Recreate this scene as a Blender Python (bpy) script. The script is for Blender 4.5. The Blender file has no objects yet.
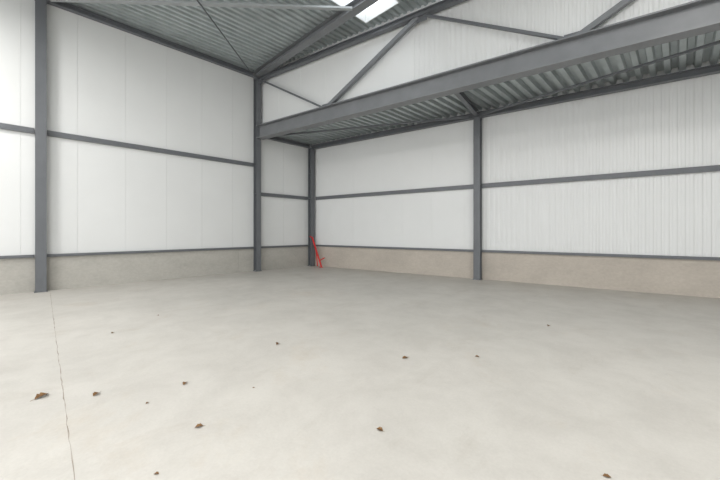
import bpy, bmesh, math, random
from mathutils import Vector, Matrix
random.seed(4)
sc = bpy.context.scene
sc.view_settings.view_transform = 'Standard'

# ------------------------------------------------------------------ materials
def newmat(name):
    m = bpy.data.materials.new(name); m.use_nodes = True
    nt = m.node_tree; b = nt.nodes['Principled BSDF']
    return m, nt, b
def coords(nt, scale=(1,1,1)):
    tc = nt.nodes.new('ShaderNodeTexCoord'); mp = nt.nodes.new('ShaderNodeMapping')
    nt.links.new(tc.outputs['Object'], mp.inputs['Vector']); mp.inputs['Scale'].default_value = scale
    return mp.outputs['Vector']
def noise(nt, vec, scale, detail=4, rough=.55, dist=0):
    n = nt.nodes.new('ShaderNodeTexNoise'); n.inputs['Scale'].default_value = scale
    n.inputs['Detail'].default_value = detail; n.inputs['Roughness'].default_value = rough
    n.inputs['Distortion'].default_value = dist
    nt.links.new(vec, n.inputs['Vector']); return n.outputs['Fac']
def ramp(nt, fac, stops):
    r = nt.nodes.new('ShaderNodeValToRGB'); e = r.color_ramp.elements
    e[0].position, e[0].color = stops[0][0], (*stops[0][1], 1)
    e[1].position, e[1].color = stops[-1][0], (*stops[-1][1], 1)
    for p, c in stops[1:-1]:
        x = e.new(p); x.color = (*c, 1)
    nt.links.new(fac, r.inputs['Fac']); return r.outputs['Color']
def mix(nt, a, b, fac, mode='MIX'):
    m = nt.nodes.new('ShaderNodeMix'); m.data_type = 'RGBA'; m.blend_type = mode
    if isinstance(fac, float): m.inputs[0].default_value = fac
    else: nt.links.new(fac, m.inputs[0])
    nt.links.new(a, m.inputs[6]); nt.links.new(b, m.inputs[7]); return m.outputs[2]
def bump(nt, b, h, strength, dist=.01):
    n = nt.nodes.new('ShaderNodeBump'); n.inputs['Strength'].default_value = strength
    n.inputs['Distance'].default_value = dist
    nt.links.new(h, n.inputs['Height']); nt.links.new(n.outputs['Normal'], b.inputs['Normal'])

def flatmat(name, c1, c2, scale=2, rough=.5, metal=0, vscale=(1,1,1)):
    m, nt, b = newmat(name); v = coords(nt, vscale)
    nt.links.new(ramp(nt, noise(nt, v, scale), [(.3, c1), (.7, c2)]), b.inputs['Base Color'])
    b.inputs['Roughness'].default_value = rough; b.inputs['Metallic'].default_value = metal
    return m

M_panel = flatmat('white_sandwich_panel', (.77,.78,.775), (.79,.80,.795), 1.2, .42)
M_steel = flatmat('grey_painted_steel', (.130,.138,.150), (.150,.158,.170), 3, .42)
M_steel_l = flatmat('light_painted_steel', (.34,.36,.37), (.40,.42,.43), 3, .4)
M_rafter = flatmat('rafter_painted_steel', (.18,.188,.198), (.21,.218,.228), 3, .4)
M_deck = flatmat('galvanised_deck', (.41,.455,.46), (.51,.555,.56), 2.5, .35, .35)
M_red = flatmat('red_paint', (.62,.012,.01), (.72,.02,.015), 6, .4)
M_leaf = flatmat('dry_leaf', (.10,.045,.015), (.26,.14,.05), 30, .8)
M_bolt = flatmat('zinc_bolt', (.35,.35,.35), (.45,.45,.45), 6, .4, .8)
M_joint = flatmat('joint_sealant', (.22,.18,.14), (.45,.41,.36), 5, .8)

def floor_mat():
    m, nt, b = newmat('polished_concrete'); v = coords(nt)
    big = ramp(nt, noise(nt, v, .35, 4, .55, .2), [(.3,(.52,.50,.46)), (.5,(.56,.537,.495)), (.72,(.595,.57,.525))])
    mid = ramp(nt, noise(nt, v, 1.5, 8, .72, .25), [(.36,(.87,.865,.86)), (.6,(1,1,1))])
    fine = ramp(nt, noise(nt, v, 45, 3, .7), [(.25,(.90,.90,.90)), (.7,(1,1,1))])
    smear = ramp(nt, noise(nt, coords(nt,(1,.35,1)), 2.2, 8, .75, .4), [(.56,(1,1,1)), (.70,(.90,.885,.865))])
    stain = ramp(nt, noise(nt, v, .7, 8, .75, .3), [(.56,(1,1,1)), (.72,(.92,.87,.81))])
    c = mix(nt, big, mid, .9, 'MULTIPLY'); c = mix(nt, c, fine, .8, 'MULTIPLY')
    c = mix(nt, c, stain, .8, 'MULTIPLY'); c = mix(nt, c, smear, .7, 'MULTIPLY')
    nt.links.new(c, b.inputs['Base Color'])
    rr = nt.nodes.new('ShaderNodeMapRange'); rr.inputs['To Min'].default_value=.38; rr.inputs['To Max'].default_value=.62
    nt.links.new(noise(nt, v, .9, 4, .6, .2), rr.inputs['Value']); nt.links.new(rr.outputs[0], b.inputs['Roughness'])
    bump(nt, b, noise(nt, v, 12, 4), .08, .004)
    return m
M_floor = floor_mat()
def plinth_mat(name, tint):
    m, nt, b = newmat(name); v = coords(nt, (1,1,1.6))
    t=lambda k:tuple(k*q for q in tint)
    c = ramp(nt, noise(nt, v, 1.1, 6, .65, .2), [(.3,t(.88)), (.55,t(1)), (.75,t(1.06))])
    f = ramp(nt, noise(nt, v, 14, 4, .7), [(.3,(.86,.85,.84)), (.65,(1,1,1))])
    nt.links.new(mix(nt, c, f, .8, 'MULTIPLY'), b.inputs['Base Color'])
    b.inputs['Roughness'].default_value = .85
    bump(nt, b, noise(nt, v, 20, 4), .2, .004)
    return m
M_plinth_l = plinth_mat('precast_concrete_plinth', (.49,.475,.435))
M_plinth_b = plinth_mat('precast_concrete_plinth_warm', (.54,.49,.43))
def sky_mat():
    m, nt, b = newmat('opal_rooflight')
    t = nt.nodes.new('ShaderNodeBsdfTranslucent'); t.inputs['Color'].default_value = (.95,.98,1,1)
    tr = nt.nodes.new('ShaderNodeBsdfTransparent'); tr.inputs['Color'].default_value=(.9,.95,.98,1)
    ms = nt.nodes.new('ShaderNodeMixShader'); ms.inputs[0].default_value = .7
    nt.links.new(t.outputs[0], ms.inputs[1]); nt.links.new(tr.outputs[0], ms.inputs[2])
    nt.links.new(ms.outputs[0], nt.nodes['Material Output'].inputs['Surface'])
    return m
M_opal = sky_mat()
def fill_mat():
    m, nt, b = newmat('fill_emitter')  # glowing face of the added fill battens
    b.inputs['Emission Color'].default_value = (1,.98,.96,1); b.inputs['Emission Strength'].default_value = 30
    return m
M_fill = fill_mat()

# ------------------------------------------------------------------ mesh helpers
class MB:
    def __init__(s): s.v=[]; s.f=[]; s.mi=[]
    def add(s, vs, fs, mi=0):
        o=len(s.v); s.v += [tuple(v) for v in vs]; s.f += [[i+o for i in f] for f in fs]; s.mi += [mi]*len(fs)
    def box(s, c, d, mi=0, rot=None):
        vs=[]
        for x in (-1,1):
            for y in (-1,1):
                for z in (-1,1):
                    p=Vector((x*d[0]/2,y*d[1]/2,z*d[2]/2))
                    if rot: p = rot @ p
                    vs.append(Vector(c)+p)
        s.add(vs, [(0,1,3,2),(4,6,7,5),(0,4,5,1),(2,3,7,6),(0,2,6,4),(1,5,7,3)], mi)
    def prism(s, a, b, poly, up=(0,0,1), mi=0):
        a=Vector(a); b=Vector(b); d=(b-a).normalized(); up=Vector(up)
        side=d.cross(up).normalized(); u=side.cross(d).normalized(); n=len(poly)
        vs=[a+side*p[0]+u*p[1] for p in poly]+[b+side*p[0]+u*p[1] for p in poly]
        fs=[(i,(i+1)%n,n+(i+1)%n,n+i) for i in range(n)]+[list(range(n))[::-1], list(range(n,2*n))]
        s.add(vs, fs, mi)
    def ibeam(s, a, b, h, w, tf=.016, tw=.01, up=(0,0,1), mi=0):
        H=h/2; W=w/2; t=tw/2
        s.prism(a,b,[(-W,-H),(W,-H),(W,-H+tf),(t,-H+tf),(t,H-tf),(W,H-tf),(W,H),(-W,H),(-W,H-tf),(-t,H-tf),(-t,-H+tf),(-W,-H+tf)],up,mi)
    def bar(s, a, b, h, w, up=(0,0,1), mi=0):
        s.prism(a,b,[(-w/2,-h/2),(w/2,-h/2),(w/2,h/2),(-w/2,h/2)],up,mi)
    def cyl(s, a, b, r, n=12, mi=0):
        up=(0,0,1) if abs((Vector(b)-Vector(a)).normalized().z)<.9 else (0,1,0)
        s.prism(a,b,[(r*math.cos(2*math.pi*i/n), r*math.sin(2*math.pi*i/n)) for i in range(n)],up,mi)
    def obj(s, name, mats, parent=None, smooth=False):
        me=bpy.data.meshes.new(name); me.from_pydata(s.v,[],s.f)
        for m in (mats if isinstance(mats,(list,tuple)) else [mats]): me.materials.append(m)
        for p,i in zip(me.polygons,s.mi): p.material_index=i; p.use_smooth=smooth
        bm=bmesh.new(); bm.from_mesh(me); bmesh.ops.recalc_face_normals(bm, faces=bm.faces); bm.to_mesh(me); bm.free()
        o=bpy.data.objects.new(name, me); sc.collection.objects.link(o)
        if parent: o.parent=parent
        return o

# ------------------------------------------------------------------ site geometry (metres)
XL=-11.4; XR=8.0; YF=-6.5
K=.18; A=math.atan(K); E=Vector((math.cos(A),math.sin(A),0)); N=Vector((-math.sin(A),math.cos(A),0))
def y_truss(x): return 8.03+K*x
def y_back(x): return 10.67+K*x
C0=Vector((XL,y_back(XL),0))             # back-left corner
T0=Vector((XL,y_truss(XL),0))
LB=(XR-XL)/math.cos(A)
Z_DECK=7.5; Z_LOW=5.3; PL=.85

def wall_profiled(origin, e, n_in, s0, s1, z0, z1, prof, thick=.12):
    mb=MB(); vs=[]
    for s,d in prof:
        p=origin+e*s-n_in*d; vs += [p+Vector((0,0,z0)), p+Vector((0,0,z1))]
    fs=[(2*i,2*i+2,2*i+3,2*i+1) for i in range(len(prof)-1)]
    mb.add(vs,fs)
    b0=origin+e*s0-n_in*thick; b1=origin+e*s1-n_in*thick
    k=len(prof)-1
    q=[vs[0],vs[1],vs[2*k],vs[2*k+1], b0+Vector((0,0,z0)),b0+Vector((0,0,z1)),b1+Vector((0,0,z0)),b1+Vector((0,0,z1))]
    mb.add(q,[(4,5,7,6),(0,1,5,4),(2,6,7,3)])
    return mb
def joints(s0,s1,first,pitch,w=.012,d=.008):
    pr=[(s0,0)]; s=first
    while s<s1-.05:
        if s>s0+.05: pr += [(s-w/2,0),(s-w/4,d),(s+w/4,d),(s+w/2,0)]
        s+=pitch
    pr.append((s1,0)); return pr
def ribs(s0,s1,pitch,d):
    pr=[(s0,0)]; s=s0+pitch*.2
    while s+pitch<s1:
        pr += [(s,0),(s+pitch*.15,d),(s+pitch*.45,d),(s+pitch*.6,0)]; s+=pitch
    pr.append((s1,0)); return pr

# floor
mb=MB(); mb.box(((XL+XR)/2-.1,(YF-4+14)/2,-.1),(XR-XL+1.2,14-(YF-4),.2)); mb.obj('floor',M_floor)
# saw-cut joint, roughly perpendicular to left wall
mb=MB()
x=XL+.35; pts=[]
while x<XR-.1:
    pts.append((x,.19-(x+2.6)*.02+random.uniform(-.004,.004),random.uniform(.001,.005))); x+=.09
for (xa,ya,wa),(xb,yb,wb) in zip(pts,pts[1:]):
    mb.add([(xa,ya-wa,.001),(xb,yb-wb,.001),(xb,yb+wb,.001),(xa,ya+wa,.001)],[(0,1,2,3)])
mb.obj('floor_joint',M_joint)

X_in=Vector((1,0,0)); Yv=Vector((0,1,0))
yt=y_truss(XL); yb=y_back(XL)
mb=wall_profiled(Vector((XL,0,0)),Yv,X_in,YF,yt+.12,PL,Z_DECK,joints(YF,yt+.12,.9-1.05*8,1.05))
m2=wall_profiled(Vector((XL,0,0)),Yv,X_in,yt+.12,yb+.1,PL,Z_LOW+.05,joints(yt+.12,yb+.1,.9,1.05))
mb.add(m2.v,m2.f); mb.obj('wall_left',M_panel)
split=7.03
pr=joints(0,split,1.1,1.1,.010,.004)[:-1]+ribs(split,LB,.14,.011)
mb=wall_profiled(C0,E,-N,0,LB,PL,Z_LOW+.05,pr); mb.obj('wall_back',M_panel)
T1=T0+N*.16
pr=joints(.0,6.4,1.1,1.1,.010,.004)[:-1]+ribs(6.4,LB,.14,.011)
mb=wall_profiled(T1,E,-N,0,LB,5.36,Z_DECK,pr,.1); mb.obj('wall_clerestory',M_panel)
mb=wall_profiled(Vector((XR,0,0)),Yv,-X_in,YF,y_back(XR),0,Z_DECK,joints(YF,y_back(XR),.5-1.05*6,1.05)); mb.obj('wall_right',M_panel)
mb=MB()
mb.box(((XL+XR)/2,YF-.06,6.6),(XR-XL,.12,1.8))
for xx,w in ((XL+.4,.8),(-1.7,.8),(XR-.4,.8)): mb.box((xx,YF-.06,2.85),(w,.12,5.7))
mb.obj('wall_front',M_panel)

def plinth(name, mat, o, e, n_in, s0, s1, step):
    mb=MB(); s=s0
    while s<s1-.01:
        t=min(s+step,s1)
        a=o+e*(s+.002)+Vector((0,0,PL/2)); b=o+e*(t-.002)+Vector((0,0,PL/2))
        mb.bar(a-n_in*.04,b-n_in*.04,PL,.12); s=t
    mb.bar(o+e*s0-n_in*.047+Vector((0,0,PL/2)),o+e*s1-n_in*.047+Vector((0,0,PL/2)),PL-.01,.12)
    return mb.obj(name,mat)
plinth('trim_plinth_left',M_plinth_l,Vector((XL,0,0)),Yv,X_in,YF+.2,yb,5.8)
plinth('trim_plinth_back',M_plinth_b,C0,E,-N,0,LB,7.03)

# ------------------------------------------------------------------ columns
def column(pos, top, facing, h=.2, w=.2):
    mb=MB(); f=Vector(facing); side=Vector((-f.y,f.x,0)); p=Vector(pos)
    mb.ibeam(p+Vector((0,0,.02)),p+Vector((0,0,top)),h,w,up=f)
    rot=Matrix((side,f,Vector((0,0,1)))).transposed()
    mb.box(p+Vector((0,0,.011)),(w+.04,h+.04,.02),0,rot)
    mb.box(p+Vector((0,0,top-.01)),(w+.02,h+.02,.02),0,rot)
    for zz in (PL, 2.9,3.96):
        if zz<top: mb.box(p+Vector((0,0,zz)),(w-.01,h-.03,.012),0,rot)
    for a in (-1,1):
        for b in (-1,1):
            q=p+side*a*.06+f*b*(h/2-.05)
            mb.cyl(q+Vector((0,0,.02)),q+Vector((0,0,.045)),.012,6,1)
    return mb.obj('steel_column',[M_steel,M_bolt])
off=.135
for yy in (-5.6,.2): column((XL+off,yy,0),7.22,(1,0,0))
column((XL+off,y_truss(XL+off)-.02,0),7.2,(1,0,0))
column((XL+off+.02,y_back(XL+off)-.17,0),5.02,(1,0,0))
for s in (7.03,14.06):
    column(C0+E*s-N*off,4.98,-N)

# ------------------------------------------------------------------ wall rails
def rail(a,b,h=.13,d=.07,n_in=None):
    mb=MB(); a=Vector(a); b=Vector(b)
    o=Vector(n_in)*(d/2+.001)
    mb.bar(a+o,b+o,h,d)
    mb.bar(a+o+Vector(n_in)*(d/2),b+o+Vector(n_in)*(d/2),h*.45,.012)
    return mb.obj('wall_rail',M_steel)
ycol=y_truss(XL+off)-.02
def zz(v,z): return Vector((v.x,v.y,z))
for (a,b) in ((YF+.1,-5.71),(-5.49,.09),(.31,ycol-.11)):
    rail((XL,a,3.97),(XL,b,3.97),n_in=(1,0,0))
    rail((XL,a,PL+.03),(XL,b,PL+.03),.07,.07,n_in=(1,0,0))
a,b=ycol+.11,y_back(XL+off)-.29
rail((XL,a,2.9),(XL,b,2.9),n_in=(1,0,0))
rail((XL,a,PL+.03),(XL,b,PL+.03),.07,.07,n_in=(1,0,0))
for s0,s1 in ((.27,6.92),(7.14,13.95),(14.17,LB-.05)):
    for z,h in ((2.9,.13),(PL+.03,.07)):
        rail(zz(C0+E*s0,z),zz(C0+E*s1,z),h,.07,n_in=tuple(-N))
mb=MB(); mb.ibeam((XL+.1,YF+.1,7.3),(XL+.1,yt-.15,7.3),.14,.14); mb.obj('eave_beam',M_steel)
mb=MB(); mb.ibeam(zz(C0+E*.1-N*.13,5.08),zz(C0+E*(LB-.1)-N*.13,5.08),.16,.16); mb.obj('eave_beam',M_steel)
mb=MB(); mb.ibeam((XL+.1,yt+.2,5.12),(XL+.1,yb-.2,5.12),.14,.14); mb.obj('eave_beam',M_steel)

# ------------------------------------------------------------------ truss
mb=MB()
def tp(x,z,o=0): return Vector((x,y_truss(x),z))+N*o
x0=XL+.24; x1=XR-.1
mb.ibeam(tp(x0,5.17),tp(x1,5.17),.48,.30,.03,.016,mi=1)
mb.ibeam(tp(x0,7.16),tp(x1,7.16),.14,.16)
nodes=[-11.15,-8.0,-4.8,-1.55,1.7,4.9,7.8]; top=True
for i,(xa,xb) in enumerate(zip(nodes,nodes[1:])):
    if top: mb.bar(tp(xa+.08,7.10),tp(xb-.08,5.42),.07,.06,N)
    else: mb.bar(tp(xa+.08,5.42),tp(xb-.08,7.10),.11,.11,N,1)
    top=not top
rot=Matrix((E,N,Vector((0,0,1)))).transposed()
for i,x in enumerate(nodes):
    z=7.03 if i%2==0 else 5.46
    mb.box(tp(x,z),(.30,.014,.14),0,rot)
mb.obj('roof_truss',[M_steel,M_rafter])

for yy in (-5.6,.2,yt-.02):
    mb=MB(); mb.ibeam((XL+.03,yy,7.33),(XR-.1,yy,7.33),.22,.24); mb.obj('roof_rafter',M_rafter)
for s in (7.03,14.06):
    p=C0+E*s
    mb=MB(); mb.ibeam(zz(p-N*.25,5.12),zz(p-N*2.4,5.12),.16,.12); mb.obj('low_roof_rafter',M_steel)
mb=MB(); mb.bar((XL+.3,.35,7.22),(-6.0,yt-.15,7.22),.05,.10); mb.obj('wind_brace',M_steel_l)
mb=MB(); mb.cyl((XL+.3,yt-.25,7.18),(-6.1,.35,7.18),.02,8); mb.obj('wind_brace',M_steel)
mb=MB()
q=lambda s,o,z: C0+E*s-N*o+Vector((0,0,z))
mb.bar(q(.4,2.3,5.03),q(6.8,.3,5.03),.05,.05); mb.bar(q(7.2,.3,5.03),q(13.8,2.3,5.03),.05,.05)
mb.obj('low_roof_brace',M_steel)

# ------------------------------------------------------------------ corrugated roof decks
def deck_strip(mb, xa, xb, f0, f1, z, pitch=.25, d=.09):
    def prof(x):
        t=(x/pitch)%1.0
        if t<.4: return 0
        if t<.5: return (t-.4)/.1*d
        if t<.9: return d
        return d-(t-.9)/.1*d
    xs={xa,xb}; k=math.floor(xa/pitch)
    while k*pitch<xb:
        for t in (0.0001,.4,.5,.9):
            xx=(k+t)*pitch
            if xa<xx<xb: xs.add(xx)
        k+=1
    xs=sorted(xs); vs=[]
    for x in xs:
        h=z+prof(x); vs += [(x,f0(x),h),(x,f1(x),h)]
    mb.add(vs,[(2*i,2*i+2,2*i+3,2*i+1) for i in range(len(xs)-1)])
sky=[(-6.4,-5.2,.9,6.75),(-1.2,0.2,.9,4.8),(4,5.4,.9,4.8),(-6.4,-5.2,-5.0,-.4),(-1.2,.2,-5,-.4)]
mb=MB()
fx=lambda v:(lambda x:v)
yT=lambda x:y_truss(x)+.2
edges=sorted({XL-.1,XR+.1}|{s[0] for s in sky}|{s[1] for s in sky})
for xa,xb in zip(edges,edges[1:]):
    hs=sorted([(s[2],s[3]) for s in sky if s[0]<=xa+1e-6 and s[1]>=xb-1e-6])
    y=YF-.1
    for h0,h1 in hs:
        deck_strip(mb,xa,xb,fx(y),fx(h0),Z_DECK-.05,.2,.06); y=h1
    deck_strip(mb,xa,xb,fx(y),yT,Z_DECK-.05,.2,.06)
mb.obj('ceiling',M_deck)
mb=MB()
for xa,xb in zip(edges,edges[1:]):
    hs=sorted([(s[2],s[3]) for s in sky if s[0]<=xa+1e-6 and s[1]>=xb-1e-6])
    y=YF-.1; parts=[]
    for h0,h1 in hs: parts.append((y,h0,h0)); y=h1
    parts.append((y,yT(xa),yT(xb)))
    for y0,ya,yb_ in parts:
        mb.add([(xa,y0,7.56),(xb,y0,7.56),(xb,yb_,7.56),(xa,ya,7.56),(xa,y0,7.7),(xb,y0,7.7),(xb,yb_,7.7),(xa,ya,7.7)],
               [(0,1,2,3),(4,7,6,5),(0,4,5,1),(3,2,6,7),(0,3,7,4),(1,5,6,2)])
mb.obj('ceiling_insulation',M_panel)
for i,s in enumerate(sky):
    mb=MB(); t=.03; xa,xb,ya,yb_=s
    for c,d in (((xa,(ya+yb_)/2),(t,yb_-ya)),((xb,(ya+yb_)/2),(t,yb_-ya)),(((xa+xb)/2,ya),(xb-xa,t)),(((xa+xb)/2,yb_),(xb-xa,t))):
        mb.box((c[0],c[1],7.58),(d[0],d[1],.27),0)
    n=10; vs=[]
    for k in range(n+1):
        a=k/n; x=xa+(xb-xa)*a; z=7.72+.16*math.sin(math.pi*a); vs += [(x,ya,z),(x,yb_,z)]
    mb.add(vs,[(2*k,2*k+2,2*k+3,2*k+1) for k in range(n)],1)
    mb.obj('window_%d'%(i+1),[M_panel,M_opal])
mb=MB(); deck_strip(mb,XL-.05,XR,lambda x:y_truss(x)+.02,lambda x:y_back(x)+.1,5.24,.25,.1)
mb.obj('ceiling_low',M_deck)
mb=MB(); a=lambda x,z,f,o:(x,f(x)+o,z)
q8=[a(XL-.1,5.36,y_truss,.3),a(XR,5.36,y_truss,.3),a(XR,5.36,y_back,.1),a(XL-.1,5.36,y_back,.1)]
mb.add(q8+[(p[0],p[1],5.5) for p in q8],[(0,1,2,3),(4,7,6,5),(0,4,5,1),(3,2,6,7),(0,3,7,4),(1,5,6,2)])
mb.obj('ceiling_low_insulation',M_panel)

# ------------------------------------------------------------------ red bar with a small forked foot leaning on the corner column
mb=MB()
top=Vector((-11.11,8.42,1.22)); ft=Vector((-10.50,8.42,.03))
mb.cyl(top,ft,.034,12)
mb.cyl(top,top+Vector((-.0,-.12,.05)),.026,10)
m=top.lerp(ft,.42)
mb.cyl(m,Vector((-10.86,8.50,.02)),.022,10)
mb.cyl(top.lerp(ft,.80),Vector((-10.40,8.50,.40)),.022,10)
mb.box((-10.52,8.42,.012),(.16,.10,.022))
mb.obj('red_steel_bar',M_red)

# ------------------------------------------------------------------ leaves
def leaf(x,y,size):
    n=9; vs=[]; fs=[]; curl=random.uniform(.25,.6)
    for i in range(n):
        t=i/(n-1); w=.34*math.sin(math.pi*t)**.8*(1+.18*math.sin(i*2.7)) if 0<t<1 else .01
        for j in (-1,-.5,0,.5,1):
            z=abs(j)**1.5*w*curl+.12*math.sin(math.pi*t)*curl+.03*math.sin(i*2+j*3)
            vs.append(((t-.5)*size, j*w*size, (z+.03)*size))
    for i in range(n-1):
        for j in range(4):
            k=i*5+j; fs.append((k,k+1,k+6,k+5))
    mb=MB(); mb.add(vs,fs)
    mb.cyl((-.5*size,0,.04*size),(-.78*size,.05*size,.02*size),.012*size,6)
    o=mb.obj('dry_leaf',M_leaf,smooth=True); o.location=(x,y,.002); o.rotation_euler=(0,0,random.uniform(0,6.28))
for x,y,s in [(-4.11,.08,.11),(-3.46,1.07,.06),(-3.81,.43,.07),(-2.62,.91,.06),(-1.61,1.85,.055),(-3.80,2.31,.07),
              (-2.31,3.11,.08),(-1.72,3.74,.05),(-1.47,5.75,.07),(-.315,2.47,.045),(-5.94,.86,.05),(-2.3,.55,.03),
              (-3.3,.72,.03),(-6.6,1.6,.05),(-2.9,1.5,.025)]:
    leaf(x,y,s)

# ------------------------------------------------------------------ lighting
w=bpy.data.worlds.new('overcast_sky'); sc.world=w; w.use_nodes=True
bg=w.node_tree.nodes['Background']; bg.inputs['Color'].default_value=(.97,.982,1,1); bg.inputs['Strength'].default_value=2.4
for x,y in ((-8.6,-2.6),(-3.2,-2.6),(2.1,-2.6),(2.1,3.0)):  # batten-shaped fill lights, added out of frame to brighten the hall
    mb=MB(); mb.box((x,y,6.96),(.16,1.6,.07),0); mb.box((x,y,6.915),(.13,1.55,.02),1)
    for dy in (-.6,.6): mb.cyl((x,y+dy,6.99),(x,y+dy,7.44),.006,6,0)
    mb.obj('added_fill_batten',[M_steel_l,M_fill])
    L=bpy.data.lights.new('added_fill_area','AREA'); L.shape='RECTANGLE'; L.size=.13; L.size_y=1.55; L.energy=240; L.color=(1,.98,.95)
    lo=bpy.data.objects.new('added_fill_area',L); lo.location=(x,y,6.9); sc.collection.objects.link(lo)

# ------------------------------------------------------------------ camera
cam=bpy.data.cameras.new('camera'); co=bpy.data.objects.new('camera',cam); sc.collection.objects.link(co)
cam.sensor_width=36; cam.lens=16.25; cam.shift_y=-9/720; cam.clip_start=.05
co.location=(0,0,1.5); co.rotation_euler=(math.radians(90),0,math.radians(44.5))
sc.camera=co
